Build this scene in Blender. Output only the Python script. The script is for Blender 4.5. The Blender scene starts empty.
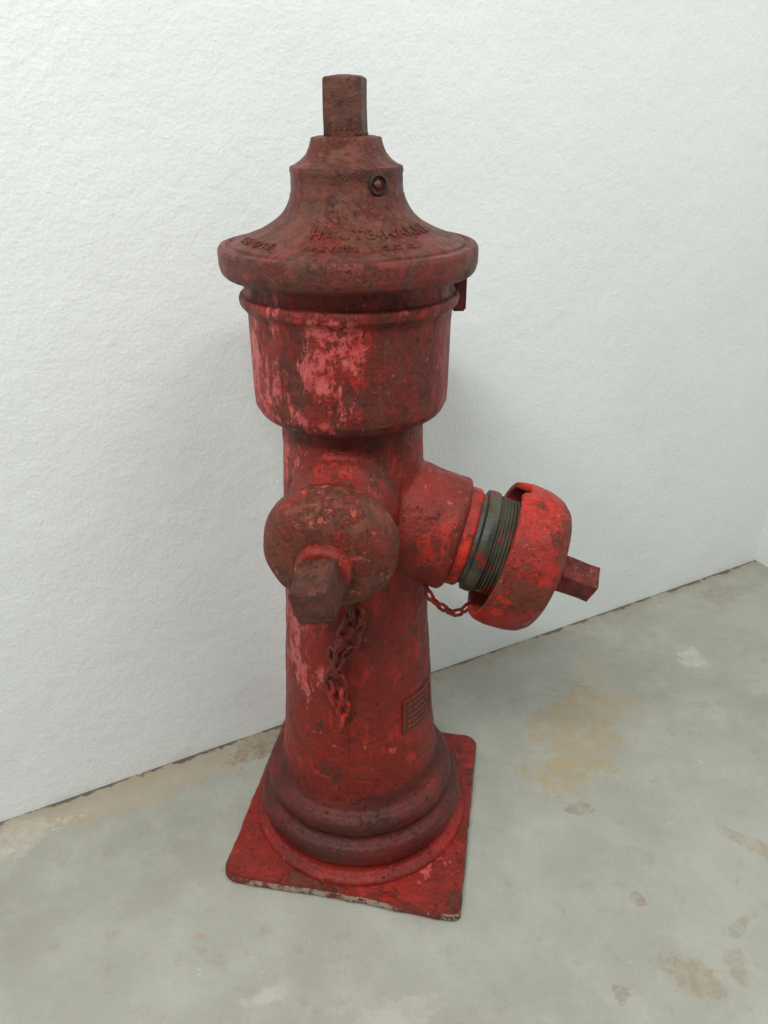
import bpy, bmesh, math, random
from mathutils import Vector, Matrix, noise
random.seed(4)
scene = bpy.context.scene
try:
    scene.view_settings.view_transform = 'Standard'
    scene.view_settings.look = 'None'
except Exception: pass

# ---------------------------------------------------------------- node helpers
class NT:
    def __init__(s, name):
        s.m = bpy.data.materials.new(name); s.m.use_nodes = True
        s.t = s.m.node_tree; s.n = s.t.nodes; s.l = s.t.links
        s.b = s.n['Principled BSDF']
        s.tc = s.n.new('ShaderNodeTexCoord')
    def set(s, sock, v):
        if isinstance(v, bpy.types.NodeSocket): s.l.new(v, sock)
        elif v is not None: sock.default_value = v
    def mapping(s, scale=(1,1,1), loc=(0,0,0), rot=(0,0,0), src=None):
        k = s.n.new('ShaderNodeMapping')
        s.l.new(src or s.tc.outputs['Object'], k.inputs['Vector'])
        k.inputs['Scale'].default_value = scale; k.inputs['Location'].default_value = loc
        k.inputs['Rotation'].default_value = rot
        return k.outputs[0]
    def noise(s, sc, det=6, rough=.6, vec=None, dist=0.0):
        k = s.n.new('ShaderNodeTexNoise')
        s.l.new(vec or s.tc.outputs['Object'], k.inputs['Vector'])
        k.inputs['Scale'].default_value = sc; k.inputs['Detail'].default_value = det
        k.inputs['Roughness'].default_value = rough; k.inputs['Distortion'].default_value = dist
        return k.outputs['Fac']
    def ramp(s, v, a, b, lo=0., hi=1.):
        k = s.n.new('ShaderNodeMapRange'); k.clamp = True
        s.set(k.inputs['Value'], v)
        k.inputs['From Min'].default_value = a; k.inputs['From Max'].default_value = b
        k.inputs['To Min'].default_value = lo; k.inputs['To Max'].default_value = hi
        return k.outputs['Result']
    def math(s, op, a, b=0.):
        k = s.n.new('ShaderNodeMath'); k.operation = op
        s.set(k.inputs[0], a); s.set(k.inputs[1], b)
        return k.outputs[0]
    def mix(s, f, a, b):
        k = s.n.new('ShaderNodeMix'); k.data_type = 'RGBA'
        s.set(k.inputs[0], f); s.set(k.inputs[6], a); s.set(k.inputs[7], b)
        return k.outputs[2]
    def xyz(s):
        k = s.n.new('ShaderNodeSeparateXYZ'); s.l.new(s.tc.outputs['Object'], k.inputs[0])
        return k.outputs
    def bump(s, h, strength, dist, prev=None):
        k = s.n.new('ShaderNodeBump'); s.set(k.inputs['Height'], h)
        k.inputs['Strength'].default_value = strength; k.inputs['Distance'].default_value = dist
        if prev: s.l.new(prev, k.inputs['Normal'])
        return k.outputs[0]

def srgb(r, g, b):
    f = lambda c: ((max(c,0)/255)/12.92 if c/255 <= .04045 else ((c/255+.055)/1.055)**2.4)
    return (f(r), f(g), f(b), 1)

def paint(name, red=(140,24,16), dark=(88,22,14), rust=(62,34,24), pink=(190,88,84),
          rust_lo=.50, pink_lo=.60, offs=0., streak=.45, rough=.44, zdirt=None, chips=.62, spots=(), bright=.59, hi=(164,36,24), grime=.52):
    M = NT(name)
    v0 = M.mapping(loc=(offs, offs*.7, offs*.3))
    vs = M.mapping(scale=(1,1,streak), loc=(offs*1.3, 2+offs, offs))
    vs2 = M.mapping(scale=(1,1,streak*1.1), loc=(5+offs, offs, 3))
    base = M.mix(M.ramp(M.noise(9, 8, .65, v0), .38, .62), srgb(*dark), srgb(*red))
    base = M.mix(M.math('MULTIPLY', M.ramp(M.noise(22, 10, .7, vs2), bright-.02, bright), .75), base, srgb(*hi))
    base = M.mix(M.ramp(M.noise(46, 8, .75, v0), .48, .66, 0, grime), base, srgb(60, 25, 17))
    rm = M.ramp(M.noise(13, 12, .76, vs, .35), rust_lo, rust_lo+.04)
    rcol = M.mix(M.ramp(M.noise(70, 6, .7, v0), .38, .62), srgb(*rust), srgb(rust[0]+40, rust[1]+15, rust[2]+7))
    col = M.mix(M.math('MULTIPLY', rm, .82), base, rcol)
    pm = M.ramp(M.noise(15, 12, .74, vs2, .25), pink_lo, pink_lo+.01)
    X = M.xyz()
    for (sx, sy, sz, rad, zr) in spots:
        k = M.n.new('ShaderNodeVectorMath'); k.operation = 'DISTANCE'
        M.l.new(M.mapping(scale=(1,1,zr)), k.inputs[0])
        k.inputs[1].default_value = (sx, sy, sz*zr)
        sp = M.math('ADD', k.outputs['Value'], M.ramp(M.noise(34, 10, .78, vs2), .3, .7, -.050, .050))
        pm = M.math('MAXIMUM', pm, M.ramp(sp, rad, rad*.95))
    pv = M.mix(M.ramp(M.noise(40, 4, .6, v0), .4, .6), srgb(*pink), srgb(pink[0]-14, pink[1]-36, pink[2]-34))
    fine = M.ramp(M.noise(80, 9, .8, v0), .535, .56, 1, .04)
    col = M.mix(M.math('MULTIPLY', pm, fine), col, pv)
    ch = M.ramp(M.noise(60, 9, .78, M.mapping(loc=(9+offs, 1, 4))), chips, chips+.015)
    col = M.mix(M.math('MULTIPLY', ch, .85), col, srgb(186, 86, 66))
    dk = M.ramp(M.noise(34, 9, .78, M.mapping(loc=(3, 8+offs, 2))), .61, .64)
    col = M.mix(M.math('MULTIPLY', dk, .7), col, srgb(36, 22, 18))
    pit = M.ramp(M.noise(130, 5, .7, M.mapping(loc=(6, 2+offs, 5))), .62, .68)
    col = M.mix(M.math('MULTIPLY', pit, .55), col, srgb(36, 21, 17))
    if zdirt:
        z0, z1 = zdirt
        zz = M.math('MULTIPLY', M.ramp(X[2], z0, z0+.02), M.ramp(X[2], z1, z1-.03))
        zz = M.math('MULTIPLY', zz, M.ramp(M.noise(11, 6, .6, v0), .36, .58, .45, .88))
        col = M.mix(zz, col, srgb(58, 24, 18))
    M.l.new(col, M.b.inputs['Base Color'])
    M.b.inputs['Specular IOR Level'].default_value = .38
    rr = M.ramp(M.noise(50, 7, .75, v0), .35, .65, rough-.14, rough+.2)
    M.l.new(M.math('ADD', rr, M.math('MULTIPLY', rm, .1)), M.b.inputs['Roughness'])
    n1 = M.bump(M.noise(30, 9, .68, v0), .8, .006)
    n2 = M.bump(M.math('SUBTRACT', M.noise(190, 6, .7, v0), pit), .8, .0020, n1)
    n3 = M.bump(M.math('ADD', M.math('MULTIPLY', rm, -1), M.math('MULTIPLY', pm, fine)), .8, .0010, n2)
    M.l.new(n3, M.b.inputs['Normal'])
    return M.m

mat_post = paint('red_paint_post', red=(142,28,15), dark=(108,28,17), rust_lo=.55, pink_lo=.635, offs=1.,
                 spots=((-.075,-.06,.40,.040,.5), (-.085,-.02,.62,.035,.4)), grime=.45)
mat_barrel = paint('red_paint_barrel', red=(132,32,20), dark=(100,30,20), rust_lo=.515, pink_lo=.610, offs=4.2, streak=.35,
                   spots=((-.028,-.115,.735,.020,.36), (.008,-.118,.765,.016,.9), (-.035,-.112,.688,.022,1.2), (-.105,-.05,.74,.02,.3),(-.02,-.118,.794,.034,2.2),(-.09,-.075,.70,.018,.5)))
mat_bonnet = paint('rusty_paint_bonnet', red=(114,36,25), dark=(88,34,24), rust=(66,38,27), rust_lo=.47, pink_lo=.70, offs=7.7, rough=.40, streak=1, bright=.64, hi=(140,42,30), chips=.66)
mat_base = paint('red_paint_base', red=(144,26,16), dark=(108,22,14), rust_lo=.58, pink_lo=.65, offs=2.9, streak=1,
                 zdirt=(.036,.165), rough=.36)
mat_plate = paint('red_paint_plate', red=(146,28,19), dark=(112,28,18), rust_lo=.54, pink_lo=.655, offs=5.9, streak=1, rough=.42,
                  spots=((.10,-.13,.02,.012,1),), hi=(154,36,27), bright=.62)
mat_cap_l = paint('rusty_paint_cap', red=(120,37,25), dark=(92,37,26), rust=(76,45,32), rust_lo=.45, pink_lo=.64, offs=11., streak=1, chips=.585)
mat_cap_r = paint('red_paint_cap', red=(188,36,17), dark=(130,30,18), rust=(66,38,26), rust_lo=.515, pink_lo=.62, offs=12.5, streak=1, pink=(196,78,60), hi=(198,44,24))
mat_nut = paint('rusted_nut_iron', red=(94,44,32), dark=(76,41,31), rust=(60,38,29), rust_lo=.42, pink_lo=.72, offs=15., streak=1, chips=.66, bright=.7, hi=(120,46,34))
mat_nutred = paint('red_boss_paint', red=(138,38,27), dark=(106,34,24), rust_lo=.50, pink_lo=.6, offs=17., streak=1)
mat_chain = paint('rusted_chain_iron', red=(134,38,29), dark=(98,34,26), rust=(66,34,26), rust_lo=.54, pink_lo=.68, offs=19., streak=1, grime=.35)

def brass():
    M = NT('verdigris_brass')
    c = M.mix(M.ramp(M.noise(18, 7, .6), .4, .6), srgb(40, 46, 39), srgb(78, 74, 55))
    c = M.mix(M.ramp(M.noise(34, 7, .7), .55, .58), c, srgb(112, 38, 28))
    M.l.new(c, M.b.inputs['Base Color']); M.b.inputs['Metallic'].default_value = .3
    M.b.inputs['Roughness'].default_value = .5
    M.l.new(M.bump(M.noise(90, 5, .6), .7, .002), M.b.inputs['Normal'])
    return M.m
mat_brass = brass()
def simple(name, col, rough=.6, metal=0.):
    M = NT(name)
    c = M.mix(M.ramp(M.noise(60, 6, .6), .4, .65), col, tuple(x*.6 for x in col[:3])+(1,))
    M.l.new(c, M.b.inputs['Base Color']); M.b.inputs['Roughness'].default_value = rough
    M.b.inputs['Metallic'].default_value = metal
    M.l.new(M.bump(M.noise(150, 4, .6), .5, .001), M.b.inputs['Normal'])
    return M.m
mat_hole = simple('dark_iron', srgb(36, 24, 20))
mat_screw = simple('screw_iron', srgb(96, 52, 38), .45)
mat_plaque = simple('plaque_iron', srgb(90, 34, 25), .5)
mat_plaque_text = simple('plaque_lettering', srgb(118, 48, 37), .42)

# ---------------------------------------------------------------- mesh helpers
hyd = bpy.data.objects.new('fire_hydrant', None); scene.collection.objects.link(hyd)
hyd.empty_display_size = .2
hyd.rotation_euler = (0, -.0040, 0)

def finish(name, bm, mat, smooth=True, parent=hyd, angle=40):
    bmesh.ops.recalc_face_normals(bm, faces=bm.faces)
    me = bpy.data.meshes.new(name); bm.to_mesh(me); bm.free()
    o = bpy.data.objects.new(name, me); scene.collection.objects.link(o)
    me.materials.append(mat)
    if smooth:
        for p in me.polygons: p.use_smooth = True
        try: me.set_sharp_from_angle(angle=math.radians(angle))
        except Exception: pass
    if parent: o.parent = parent
    return o

def catmull(pts, n=5):
    out = []
    for i in range(len(pts)-1):
        p0 = pts[max(i-1,0)]; p1 = pts[i]; p2 = pts[i+1]; p3 = pts[min(i+2,len(pts)-1)]
        for k in range(n):
            t = k/n
            out.append(tuple(.5*((2*p1[j])+(-p0[j]+p2[j])*t+(2*p0[j]-5*p1[j]+4*p2[j]-p3[j])*t*t+(-p0[j]+3*p1[j]-3*p2[j]+p3[j])*t**3) for j in range(len(p1))))
    out.append(tuple(pts[-1])); return out

def round_profile(pts, rad=.002, n=3):
    out = [pts[0]]
    for i in range(1, len(pts)-1):
        a, b, c = Vector(pts[i-1]), Vector(pts[i]), Vector(pts[i+1])
        d1, d2 = (a-b), (c-b)
        r = min(rad, d1.length*.45, d2.length*.45)
        if r < 1e-6: out.append(pts[i]); continue
        p, q = b+d1.normalized()*r, b+d2.normalized()*r
        for k in range(n+1):
            t = k/n
            out.append(tuple(p*(1-t)**2 + b*2*t*(1-t) + q*t*t))
    out.append(pts[-1]); return out

def add_lathe(bm, prof, M=Matrix(), seg=128, wob=0.0, seed=0):
    rings = []
    for (r, h) in prof:
        if r < 1e-5:
            rings.append([bm.verts.new(M @ Vector((0,0,h)))])
        else:
            ring = []
            for i in range(seg):
                a = 2*math.pi*i/seg
                rr = r
                if wob: rr += wob*noise.noise(Vector((math.cos(a)*4*r/.1, math.sin(a)*4*r/.1, h*40+seed)))
                ring.append(bm.verts.new(M @ Vector((rr*math.cos(a), rr*math.sin(a), h))))
            rings.append(ring)
    for A, B in zip(rings, rings[1:]):
        if len(A) == 1 and len(B) == 1: continue
        for i in range(seg):
            j = (i+1) % seg
            if len(A) == 1: bm.faces.new((A[0], B[i], B[j]))
            elif len(B) == 1: bm.faces.new((A[i], A[j], B[0]))
            else: bm.faces.new((A[i], A[j], B[j], B[i]))
    for R, flip in ((rings[0], True), (rings[-1], False)):
        if len(R) > 1:
            bm.faces.new(R if not flip else R[::-1])

def lathe(name, prof, mat, M=Matrix(), seg=128, wob=0.0005, rad=.002, angle=40):
    bm = bmesh.new(); add_lathe(bm, round_profile(prof, rad) if rad else prof, M, seg, wob)
    return finish(name, bm, mat, angle=angle)

def axis_matrix(origin, d):
    q = Vector(d).normalized().to_track_quat('Z', 'Y')
    return Matrix.Translation(Vector(origin)) @ q.to_matrix().to_4x4()

def square_nut(name, half0, half1, h0, h1, mat, M=Matrix(), rot=0., bev=.003):
    bm = bmesh.new()
    vs = []
    for h, s in ((h0, half0), (h1, half1)):
        vs.append([bm.verts.new((s*sx, s*sy, h)) for sx, sy in ((-1,-1),(1,-1),(1,1),(-1,1))])
    bm.faces.new(vs[0][::-1]); bm.faces.new(vs[1])
    for i in range(4): bm.faces.new((vs[0][i], vs[0][(i+1)%4], vs[1][(i+1)%4], vs[1][i]))
    bmesh.ops.bevel(bm, geom=list(bm.edges), offset=bev, segments=4, affect='EDGES', profile=.5)
    bmesh.ops.subdivide_edges(bm, edges=list(bm.edges), cuts=2, use_grid_fill=True)
    for v in bm.verts:
        v.co += Vector((noise.noise(v.co*90), noise.noise(v.co*90+Vector((5,5,5))), noise.noise(v.co*90+Vector((9,2,5)))))*.0011
        if v.co.z > h1-bev:   # worn, slightly crowned end
            v.co.z -= .0025*min(1, (v.co.x**2+v.co.y**2)/(half1*half1))
    bmesh.ops.transform(bm, matrix=M @ Matrix.Rotation(rot, 4, 'Z'), verts=bm.verts)
    return finish(name, bm, mat, angle=60)

# ---------------------------------------------------------------- base plate
PR = math.radians(-9.6)
def base_plate():
    bm = bmesh.new()
    hs, n, ns = .1715, 8, 30
    def ring(off, z, cf, rough=.0):
        out = []
        pts = []
        for (sx, sy, a0, c0) in ((1,1,0,.020),(-1,1,90,.02),(-1,-1,180,.026),(1,-1,270,.016)):
            c = c0*cf
            for k in range(n+1):
                a = math.radians(a0+90*k/n)
                pts.append((sx*(hs-off-c)+c*math.cos(a), sy*(hs-off-c)+c*math.sin(a)))
        full = []
        m = len(pts)
        for i in range(m):
            p, q = pts[i], pts[(i+1)%m]
            if (i+1) % (n+1) == 0:
                for k in range(ns): full.append((p[0]+(q[0]-p[0])*k/ns, p[1]+(q[1]-p[1])*k/ns))
            else: full.append(p)
        for (x, y) in full:
            nv = noise.noise(Vector((x*22, y*22, 1)))*.0013 + noise.noise(Vector((x*90, y*90, 3)))*.0010*(1+rough)
            L = math.hypot(x, y)
            zz = z + rough*.0014*noise.noise(Vector((x*60, y*60, 9)))
            out.append(bm.verts.new((x*(1+nv/L), y*(1+nv/L), zz)))
        return out
    R = [ring(.003, 0.001, 1), ring(-.001, .004, 1, 1), ring(.0, .0145, 1, 1), ring(.0025, .0185, 1, .5),
         ring(.03, .0198, .8), ring(.06, .0205, .6)]
    for A, B in zip(R, R[1:]):
        m = len(A)
        for i in range(m): bm.faces.new((A[i], A[(i+1)%m], B[(i+1)%m], B[i]))
    bm.faces.new(R[-1]); bm.faces.new(R[0][::-1])
    for v in bm.verts:
        if v.co.x > 0 and v.co.y < 0:
            w = (v.co.x/hs)*(-v.co.y/hs); v.co.x += .001*w; v.co.y -= .011*w
    bmesh.ops.transform(bm, matrix=Matrix.Rotation(PR, 4, 'Z'), verts=bm.verts)
    return finish('base_plate', bm, mat_plate, angle=35)
plate = base_plate()
def rim_mat():
    M = NT('plate_rim_worn_iron')
    c = M.mix(M.ramp(M.noise(38, 9, .75), .46, .53), srgb(104, 38, 28), srgb(146, 132, 114))
    c = M.mix(M.ramp(M.noise(60, 9, .75), .53, .58), c, srgb(66, 42, 32))
    M.l.new(c, M.b.inputs['Base Color']); M.b.inputs['Roughness'].default_value = .8
    M.l.new(M.bump(M.noise(90, 6, .7), .8, .004), M.b.inputs['Normal'])
    return M.m
plate.data.materials.append(rim_mat())
for p in plate.data.polygons:
    if p.center.z < .0135: p.material_index = 1

# ---------------------------------------------------------------- base rings
lathe('base_rings', [(.163,.014),(.163,.0235),(.157,.029),(.150,.031),(.147,.041),(.1525,.048),(.153,.064),(.148,.075),
                     (.139,.078),(.135,.085),(.139,.093),(.1385,.106),(.132,.115),(.1225,.118),(.117,.130),(.1135,.150),(.112,.170),(.10,.172)],
      mat_base, wob=.0012, rad=.004)

# ---------------------------------------------------------------- post with necks (cast as one)
aL, tL, zL = math.radians(7.8), math.radians(8.8), .586
aR, tR, zR = math.radians(82), math.radians(15.3), .5415
dL = Vector((-math.sin(aL)*math.cos(tL), -math.cos(aL)*math.cos(tL), -math.sin(tL)))
dR = Vector((math.sin(aR)*math.cos(tR), -math.cos(aR)*math.cos(tR), -math.sin(tR)))
ML = axis_matrix((0,0,zL), dL); MR = axis_matrix((0,0,zR), dR)
def post():
    bm = bmesh.new()
    add_lathe(bm, [(.114,.14),(.1125,.165),(.1095,.19),(.1055,.24),(.1025,.30),(.098,.38),(.094,.46),(.090,.55),(.0865,.63),(.086,.71)], seg=96)
    add_lathe(bm, [(.066,.02),(.066,.085),(.060,.100),(.056,.115),(.055,.145)], ML, seg=64)
    add_lathe(bm, [(.079,.02),(.079,.080),(.0755,.098),(.0745,.12),(.0750,.134),(.070,.139)], MR, seg=64)
    o = finish('post', bm, mat_post)
    bpy.context.view_layer.objects.active = o
    md = o.modifiers.new('r', 'REMESH'); md.mode = 'VOXEL'; md.voxel_size = .0028
    sm = o.modifiers.new('s', 'SMOOTH'); sm.factor = .5; sm.iterations = 10
    dg = bpy.context.evaluated_depsgraph_get()
    me = bpy.data.meshes.new_from_object(o.evaluated_get(dg))
    o.modifiers.clear(); o.data = me
    nrm = [v.normal.copy() for v in me.vertices]
    for v, nn in zip(me.vertices, nrm):
        v.co = v.co + nn * (.0012*noise.noise(v.co*25) + .0006*noise.noise(v.co*90))
    for p in me.polygons: p.use_smooth = True
    me.update()
    if not me.materials: me.materials.append(mat_post)
    return o
post()
def seam():
    bm = bmesh.new(); az = math.radians(-7); n = 24; rows = []
    for i in range(n+1):
        z = .128+(.33-.128)*i/n
        r = .1175-(z-.128)*.30 if z < .15 else (.1135 if z < .16 else .1128-(z-.16)*.075)
        if z > .19: r = .1098-(z-.19)*.066
        c = Vector((r*math.sin(az), -r*math.cos(az), z)); t = Vector((math.cos(az), math.sin(az), 0)); o = Vector((math.sin(az), -math.cos(az), 0))
        rows.append([bm.verts.new(c+t*x+o*d) for x, d in ((-.003,-.001),(-.0012,.0014),(.0012,.0014),(.003,-.001))])
    for A, B in zip(rows, rows[1:]):
        for k in range(3): bm.faces.new((A[k],A[k+1],B[k+1],B[k]))
    finish('casting_seam', bm, mat_post, angle=80)
seam()

# ---------------------------------------------------------------- barrel + bonnet
lathe('barrel', [(.085,.668),(.100,.670),(.109,.676),(.1145,.686),(.1155,.701),(.1160,.780),(.1168,.792),(.1195,.797),(.1240,.802),(.1250,.808),(.1240,.812),(.1195,.814),
                 (.1185,.818),(.119,.828),(.120,.845),(.10,.846)], mat_barrel, rad=.0015, wob=.0012)
cone = [(.118,.8330),(.1385,.8340),(.1422,.8380),(.1440,.845),(.1440,.8595),(.1420,.8640),(.1350,.8652),(.1335,.8630),(.1300,.8630),(.1285,.8665),(.124,.8682)]
flare = catmull([(.124,.8682),(.110,.8730),(.095,.8790),(.081,.8872),(.070,.8970),(.0635,.908),(.0615,.915)], 4)
neck = [(.0605,.9165),(.0600,.934),(.0610,.938),(.0600,.942),(.056,.9435)]
neckfl = catmull([(.056,.9435),(.049,.948),(.043,.954),(.0395,.961),(.0375,.968)], 4)
lathe('bonnet', [(.09,.8335)]+round_profile(cone,.0012)+flare[1:]+neck+neckfl[1:]+[(.0368,.9695),(.030,.971),(0,.971)],
      mat_bonnet, rad=0, wob=.0009, angle=38)
lathe('nut_collar', [(.0235,.968),(.0235,.9745),(.018,.976)], mat_nut, rad=.001, wob=0, seg=48)
square_nut('operating_nut', .0203, .0197, .970, 1.0275, mat_nut, rot=math.radians(-9), bev=.0034)

sa = math.radians(32)
sd = Vector((math.sin(sa), -math.cos(sa), 0))
MS = axis_matrix(sd*.054 + Vector((.002,0,.9270)), sd)
lathe('set_screw_socket', [(.0105,0),(.0105,.0070),(.0085,.0078),(.0085,.0045),(0,.0045)], mat_hole, MS, seg=32, wob=0, rad=.0005)
square_nut('set_screw', .0046, .0044, .003, .0088, mat_screw, MS, rot=math.radians(40), bev=.0008)

def box_part(name, loc, size, rotz, mat, bev=.002):
    bm = bmesh.new(); bmesh.ops.create_cube(bm, size=1)
    bmesh.ops.scale(bm, vec=size, verts=bm.verts)
    bmesh.ops.bevel(bm, geom=list(bm.edges), offset=bev, segments=2, affect='EDGES')
    bmesh.ops.transform(bm, matrix=Matrix.Translation(loc) @ Matrix.Rotation(rotz,4,'Z'), verts=bm.verts)
    return finish(name, bm, mat)
box_part('bonnet_lug', (.1255,.010,.812), (.016,.014,.052), math.radians(5), mat_barrel)

# ---------------------------------------------------------------- raised lettering
def text_mesh(s, size, extrude):
    cu = bpy.data.curves.new('t', 'FONT'); cu.body = s; cu.size = size; cu.extrude = extrude
    cu.align_x = 'CENTER'; cu.offset = size*.010
    cu.resolution_u = 3; cu.space_character = 1.22
    ob = bpy.data.objects.new('t', cu); scene.collection.objects.link(ob)
    dg = bpy.context.evaluated_depsgraph_get()
    me = bpy.data.meshes.new_from_object(ob.evaluated_get(dg))
    bpy.data.objects.remove(ob)
    return me
def letter_cone(name, s, size, z_at_r, rbase, az, mat, ext=.0016):
    me = text_mesh(s, size, ext)
    bm = bmesh.new(); bm.from_mesh(me)
    bmesh.ops.subdivide_edges(bm, edges=[e for e in bm.edges if e.calc_length() > size*.12], cuts=2)
    for v in bm.verts:
        jit = noise.noise(v.co*160)*.0005
        a = az + (v.co.x+jit)/rbase
        r = rbase - (v.co.y+jit)*.92
        top = v.co.z > 0
        z = z_at_r(r) + v.co.z + (.0004 + .0007*noise.noise(v.co*70) if top else -.001)
        v.co = Vector((r*math.sin(a), -r*math.cos(a), z))
    return finish(name, bm, mat, smooth=False)
fl = sorted([(r, z) for r, z in flare] + [(.1285,.8665),(.134,.8652)])
def zr(r):
    for (a, za), (b, zb) in zip(fl, fl[1:]):
        if a <= r <= b and b > a: return za+(zb-za)*(r-a)/(b-a)
    return fl[0][1] if r < fl[0][0] else fl[-1][1]
letter_cone('lettering_haute_marne', 'HAUTE-MARNE', .0190, zr, .0945, math.radians(23), mat_bonnet)
letter_cone('lettering_brevete', 'BREVETE  S.G.D.G.', .0130, zr, .1155, math.radians(10), mat_bonnet, .0011)
letter_cone('lettering_left', 'DEPOSE', .0165, zr, .1190, math.radians(-56), mat_bonnet, .0012)

# ---------------------------------------------------------------- left cap (facing viewer)
lathe('left_cap', [(.050,.128),(.066,.129),(.071,.133),(.0755,.142),(.0765,.156),(.0745,.168),(.068,.178),(.058,.1855),(.046,.190),(.034,.192),
                   (.0,.192)], mat_cap_l, ML, seg=96, rad=.003, wob=.0018, angle=60)
lathe('left_cap_boss', [(.0330,.188),(.0320,.199),(.0285,.2045),(.0,.205)], mat_nutred, ML, seg=64, rad=.003, wob=.001)
square_nut('left_cap_nut', .0215, .0205, .201, .2610, mat_nut, ML, rot=math.radians(12), bev=.0036)

# ---------------------------------------------------------------- right coupling + loose cap
lathe('right_coupling_collar', [(.050,.130),(.0650,.132),(.0650,.152),(.0615,.155),(.05,.156)], mat_cap_r, MR, seg=96, rad=.002)
pr = [(.045,.150),(.0600,.151),(.0600,.160),(.0660,.162),(.0670,.170),(.0660,.177),(.0620,.179)]
z = .179
while z < .215:
    pr += [(.0620,z),(.0640,z+.0018),(.0620,z+.0036)]; z += .0042
pr += [(.058,z+.002),(.045,z+.003)]
lathe('right_coupling_thread', pr, mat_brass, MR, seg=96, rad=.0004, wob=.0012, angle=70)
aC, tC = math.radians(84), math.radians(19.5)
dC = Vector((math.sin(aC)*math.cos(tC), -math.cos(aC)*math.cos(tC), -math.sin(tC)))
cpos = Vector((.002,0,zR-.006)) + dR*.187
MC = axis_matrix(cpos, dC)
rc = lathe('right_cap', [(.0,.040),(.070,.040),(.0820,.036),(.0850,.000),(.0920,-.001),(.0940,.004),(.0955,.020),(.0950,.042),(.0910,.058),(.0815,.070),(.062,.0765),(.036,.079),
                    (.030,.080),(.022,.0805),(0,.081)], mat_cap_r, MC, seg=144, rad=.003, wob=.0014, angle=60)
def notch():
    me = rc.data; inv = MC.inverted()
    up = (MC.to_3x3().inverted() @ Vector((0,0,1)))
    a0 = math.atan2(up.y, up.x)
    for v in me.vertices:
        l = inv @ v.co; r = math.hypot(l.x, l.y)
        if r > .078 and l.z < .03:
            d = (math.atan2(l.y, l.x)-a0+math.pi) % (2*math.pi)-math.pi
            w = max(0, 1-abs(d+.12)/.22)
            l.z += min(1, w*3)*.013*(1-l.z/.03)
            v.co = MC @ l
notch()
lathe('right_cap_boss', [(.027,.077),(.0265,.086),(.023,.090),(0,.091)], mat_cap_r, MC, seg=64, rad=.002)
square_nut('right_cap_nut', .0185, .0175, .089, .142, mat_nutred, MC, rot=math.radians(25), bev=.003)

# ---------------------------------------------------------------- chains
def chain(name, pts, mat, link_l=.02, link_w=.012, wire=.0018, twist0=0.):
    path = [Vector(p) for p in catmull(pts, 24)]
    L = [0]
    for a, b in zip(path, path[1:]): L.append(L[-1]+(b-a).length)
    def at(s):
        s = max(0, min(L[-1], s))
        for i in range(len(L)-1):
            if L[i+1] >= s:
                t = (s-L[i])/max(1e-9, L[i+1]-L[i]); return path[i].lerp(path[i+1], t)
        return path[-1]
    bm = bmesh.new()
    step = link_l-2.6*wire; n = max(2, int(L[-1]/step))
    for k in range(n):
        s = (k+.5)*L[-1]/n
        c = at(s); d = (at(s+.003)-at(s-.003)).normalized()
        M = axis_matrix(c, d) @ Matrix.Rotation(twist0+(math.pi/2 if k % 2 else 0)+random.uniform(-.4,.4), 4, 'Z')
        straight = (link_l-link_w)/2; R = link_w/2-wire
        U, V = 24, 8; rings = []
        for u in range(U):
            a = 2*math.pi*u/U
            cx = R*math.cos(a); cz = R*math.sin(a)+(straight if math.sin(a) >= 0 else -straight)
            nrm = Vector((math.cos(a), 0, math.sin(a)))
            rings.append([bm.verts.new(M @ (Vector((cx,0,cz))+nrm*wire*math.cos(b)+Vector((0,wire*math.sin(b),0))))
                          for b in [2*math.pi*v/V for v in range(V)]])
        for u in range(U):
            A, B = rings[u], rings[(u+1)%U]
            for v in range(V): bm.faces.new((A[v], A[(v+1)%V], B[(v+1)%V], B[v]))
    return finish(name, bm, mat, angle=80)
chain('left_chain', [(-.004,-.150,.505),(-.002,-.142,.475),(-.004,-.132,.445),(-.016,-.125,.415),(-.026,-.121,.390),(-.020,-.119,.355),(-.015,-.119,.32),(-.018,-.119,.268)], mat_chain, .030, .0195, .0034)
chain('left_chain_loop', [(.006,-.142,.48),(.010,-.130,.455),(.006,-.123,.43),(-.004,-.121,.400),(-.022,-.120,.375),(-.032,-.119,.345),(-.024,-.119,.310)], mat_chain, .027, .018, .0031, .6)
chain('right_chain', [(.090,-.050,.452),(.098,-.052,.430),(.112,-.050,.415),(.126,-.045,.402),(.140,-.038,.398),(.152,-.030,.404)], mat_chain, .019, .012, .0023)

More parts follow.
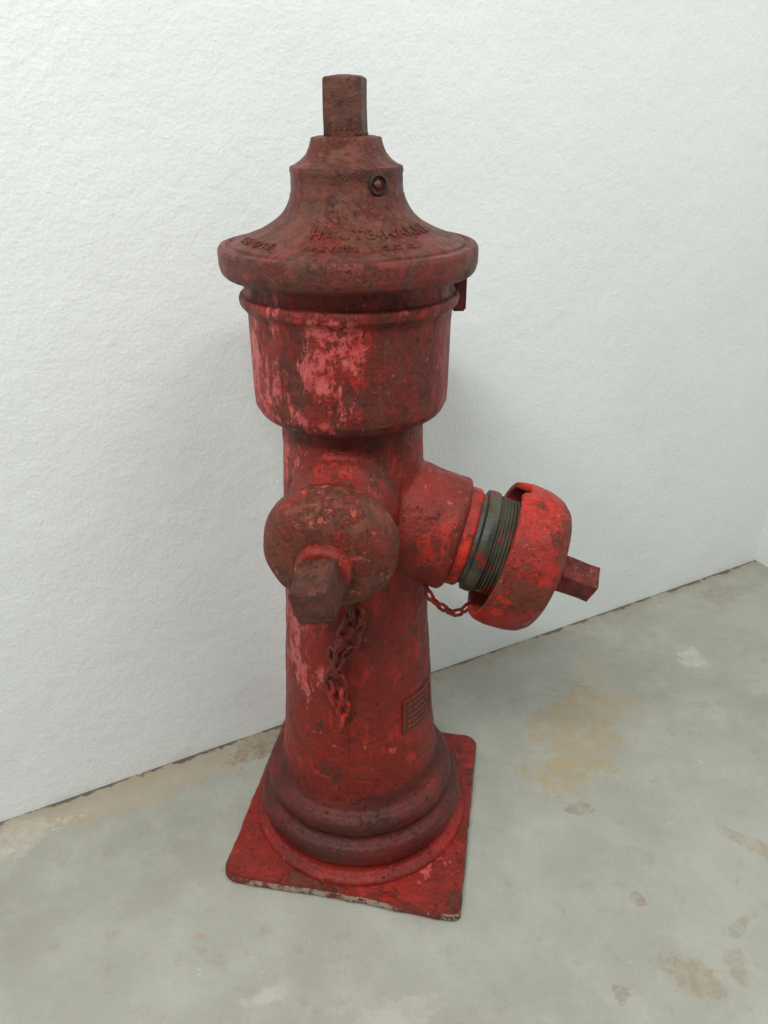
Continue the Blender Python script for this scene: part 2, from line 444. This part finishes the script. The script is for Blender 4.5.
# ---------------------------------------------------------------- plaque on the post
def plaque():
    az, zc, w, h = math.radians(54), .255, .064, .056
    rad = lambda zz: .1055+(.24-zz)*.05
    bm = bmesh.new(); nx, nz = 16, 8
    tilt = math.radians(-3)
    def P(x, y, o):
        x2 = x*math.cos(tilt)-y*math.sin(tilt); y2 = x*math.sin(tilt)+y*math.cos(tilt)
        zz = zc+y2; r = rad(zz)+o; a = az+x2/rad(zz)
        return Vector((r*math.sin(a), -r*math.cos(a), zz))
    G = [[bm.verts.new(P(-w/2+w*i/nx, -h/2+h*j/nz, .0015)) for j in range(nz+1)] for i in range(nx+1)]
    H = [[bm.verts.new(P(-w/2+w*i/nx, -h/2+h*j/nz, -.004)) for j in range(nz+1)] for i in range(nx+1)]
    for i in range(nx):
        for j in range(nz):
            bm.faces.new((G[i][j],G[i+1][j],G[i+1][j+1],G[i][j+1]))
            bm.faces.new((H[i][j],H[i][j+1],H[i+1][j+1],H[i+1][j]))
    for i in range(nx):
        bm.faces.new((G[i][0],H[i][0],H[i+1][0],G[i+1][0])); bm.faces.new((G[i][nz],G[i+1][nz],H[i+1][nz],H[i][nz]))
    for j in range(nz):
        bm.faces.new((G[0][j],G[0][j+1],H[0][j+1],H[0][j])); bm.faces.new((G[nx][j],H[nx][j],H[nx][j+1],G[nx][j+1]))
    finish('plaque', bm, mat_plaque, angle=30)
    bm = bmesh.new()
    def ridge(x0, x1, y0, y1):
        n = 10
        T = [[bm.verts.new(P(x0+(x1-x0)*i/n, y, o)) for (y, o) in ((y0,.0010),(y0,.0025),(y1,.0025),(y1,.0010))] for i in range(n+1)]
        for i in range(n):
            for k in range(3): bm.faces.new((T[i][k],T[i+1][k],T[i+1][k+1],T[i][k+1]))
        bm.faces.new(T[0]); bm.faces.new(T[-1][::-1])
    ridge(-w/2,w/2,h/2-.002,h/2); ridge(-w/2,w/2,-h/2,-h/2+.002)
    ridge(-w/2,-w/2+.002,-h/2,h/2); ridge(w/2-.002,w/2,-h/2,h/2)
    for y in [.018,.009,0,-.009,-.018]:
        x = -w/2+.008
        while x < w/2-.010:
            l = random.uniform(.003,.009)
            ridge(x, min(x+l, w/2-.007), y-.002, y+.002); x += l+.0022
    finish('plaque_relief', bm, mat_plaque_text, smooth=False)
plaque()

# ---------------------------------------------------------------- room
dW = Vector((.8824,.4705,0)); nW = Vector((.4705,-.8824,0)); CN = Vector((.950,.7755,0))
ang = math.atan2(dW.y, dW.x)
def slab(name, center, size, mat, bev=0):
    bm = bmesh.new(); bmesh.ops.create_cube(bm, size=1); bmesh.ops.scale(bm, vec=size, verts=bm.verts)
    o = finish(name, bm, mat, smooth=False, parent=None)
    o.location = center; o.rotation_euler = (0,0,ang)
    return o
def wall_mat(name, col):
    M = NT(name)
    c = M.mix(M.ramp(M.noise(2.2, 5, .55), .35, .7, 0, 1), srgb(*col), srgb(col[0]-5, col[1]-5, col[2]-5))
    sc = M.ramp(M.noise(9, 10, .8, M.mapping(scale=(1,1,2.2), loc=(2,4,1))), .66, .70)
    c = M.mix(M.math('MULTIPLY', sc, .13), c, srgb(196,196,190))
    M.l.new(c, M.b.inputs['Base Color']); M.b.inputs['Roughness'].default_value = .55
    n = M.bump(M.noise(7, 5, .55), .4, .010)
    n = M.bump(M.noise(50, 6, .62), .38, .0038, n)
    n = M.bump(M.noise(200, 4, .6), .35, .0012, n)
    M.l.new(n, M.b.inputs['Normal'])
    return M.m
mw = wall_mat('white_plaster', (226,230,228))
LB, DP, HT = 4.2, 3.6, 2.7
slab('wall_back', CN - dW*(LB/2-.05) - nW*.05 + Vector((0,0,HT/2)), (LB+.1, .1, HT), mw)
slab('wall_right', CN + nW*(DP/2) + dW*.05 + Vector((0,0,HT/2)), (.1, DP, HT), mw)

def floor_mat():
    M = NT('worn_concrete')
    g = M.n.new('ShaderNodeNewGeometry'); pos = g.outputs['Position']
    big = M.noise(2.6, 7, .6, pos)
    c = M.mix(M.ramp(big, .34, .66), srgb(143,142,131), srgb(160,160,150))
    c = M.mix(M.ramp(M.noise(11, 10, .74, pos), .46, .66, 0, .5), c, srgb(172,172,162))
    c = M.mix(M.ramp(M.noise(26, 10, .78, pos), .55, .68, 0, .45), c, srgb(126,123,110))
    c = M.mix(M.ramp(M.noise(300, 3, .6, pos), .58, .75, 0, .4), c, srgb(106,105,96))
    c = M.mix(M.ramp(M.noise(17, 11, .8, M.mapping(loc=(3,3,0), src=pos)), .63, .65, 0, .5), c, srgb(188,187,176))
    mott = M.ramp(M.noise(48, 9, .78, pos), .42, .58, .3, 1)
    def blob(cx, cy, rx, ry, rot=0., amp=.9):
        mp = M.n.new('ShaderNodeMapping'); mp.vector_type = 'TEXTURE'
        M.l.new(pos, mp.inputs['Vector'])
        mp.inputs['Location'].default_value = (cx, cy, 0); mp.inputs['Scale'].default_value = (rx, ry, 1)
        mp.inputs['Rotation'].default_value = (0, 0, rot)
        k = M.n.new('ShaderNodeVectorMath'); k.operation = 'LENGTH'; M.l.new(mp.outputs[0], k.inputs[0])
        d = M.math('ADD', k.outputs['Value'], M.ramp(M.noise(18, 12, .82, pos), .3, .7, -amp, amp))
        return M.math('MULTIPLY', M.ramp(d, 1.0, .78), mott)
    H = Vector((.036,-.9265))
    tan = srgb(156,140,110)
    for (x, y, rx, ry, rot, col, k) in (
        (.3548,1.110,.080,.14,-.5,tan,.95), (.29,.99,.06,.05,.2,tan,.85), (.44,1.15,.05,.06,0,srgb(160,150,128),.8), (.40,1.28,.03,.05,0,srgb(160,150,128),.7),
        (.394,.647,.042,.026,-.6,srgb(142,128,98),.75), (.36,.76,.014,.011,0,srgb(132,116,90),.8), (.30,.62,.010,.016,0,srgb(128,112,90),.7),
        (.55,.86,.04,.018,-.8,srgb(146,134,110),.7), (.31,.92,.025,.012,0,srgb(130,118,96),.75), (.49,.72,.03,.01,.6,srgb(134,120,92),.5),
        (.78,1.55,.10,.035,.5,srgb(140,128,104),.6), (.62,1.30,.03,.04,.0,srgb(192,188,174),.6), (.46,.66,.018,.024,0,srgb(136,122,96),.55),
        (-.40,.965,.20,.045,.49,srgb(164,147,122),.75), (-.20,1.07,.08,.035,.49,srgb(124,104,80),.85), (-.56,.86,.07,.04,.49,srgb(190,183,167),.6),
        (-.25,.70,.010,.007,0,srgb(160,124,100),.5), (.02,.60,.06,.02,.3,srgb(176,174,163),.6), (-.15,.62,.03,.01,.3,srgb(178,176,166),.6)):
        c = M.mix(M.math('MULTIPLY', blob(x+H.x, y+H.y, rx, ry, rot=rot), k), c, col)
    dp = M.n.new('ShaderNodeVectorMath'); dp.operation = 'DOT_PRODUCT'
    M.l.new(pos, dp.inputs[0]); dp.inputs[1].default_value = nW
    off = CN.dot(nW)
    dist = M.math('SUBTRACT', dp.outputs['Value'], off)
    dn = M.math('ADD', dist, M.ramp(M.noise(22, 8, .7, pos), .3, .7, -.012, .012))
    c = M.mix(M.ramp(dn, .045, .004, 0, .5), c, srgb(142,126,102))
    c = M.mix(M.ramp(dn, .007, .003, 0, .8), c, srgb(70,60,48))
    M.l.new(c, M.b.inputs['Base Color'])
    M.l.new(M.ramp(M.noise(9, 8, .7, pos), .3, .7, .26, .46), M.b.inputs['Roughness'])
    n = M.bump(M.noise(5, 5, .5, pos), .3, .01)
    n = M.bump(M.noise(90, 7, .7, pos), .35, .002, n)
    M.l.new(n, M.b.inputs['Normal'])
    return M.m
slab('floor', CN - dW*(LB/2-.05) + nW*(DP/2-.05) + Vector((0,0,-.05)), (LB+.1, DP+.1, .1), floor_mat())

# ---------------------------------------------------------------- lights
def area(name, loc, size, sy, power, target, col=(1,1,1)):
    l = bpy.data.lights.new(name, 'AREA'); l.shape = 'RECTANGLE'; l.size = size; l.size_y = sy
    l.energy = power; l.color = col
    o = bpy.data.objects.new(name, l); scene.collection.objects.link(o)
    o.location = loc
    o.rotation_euler = (Vector(target)-Vector(loc)).to_track_quat('-Z','Y').to_euler()
    return o
area('ceiling_lamp', (-.6,-1.6,2.65), 1.3, .25, 66, (-.3,-.4,.2), (1,.995,.975))
area('ceiling_lamp.001', (1.0,-.7,2.65), 1.2, .25, 17, (.7,-.2,0), (.98,1,.995))
w = bpy.data.worlds.new('room_ambient'); scene.world = w; w.use_nodes = True
w.node_tree.nodes['Background'].inputs[0].default_value = (.97,.99,1,1)
w.node_tree.nodes['Background'].inputs[1].default_value = .28

# ---------------------------------------------------------------- camera
cd = bpy.data.cameras.new('camera'); cam = bpy.data.objects.new('camera', cd); scene.collection.objects.link(cam)
cd.sensor_fit = 'VERTICAL'; cd.sensor_height = 36; cd.lens = 28.125; cd.clip_start = .01
cam.location = (.036,-.9265,1.0); cam.rotation_euler = (math.radians(63),0,0)
scene.camera = cam
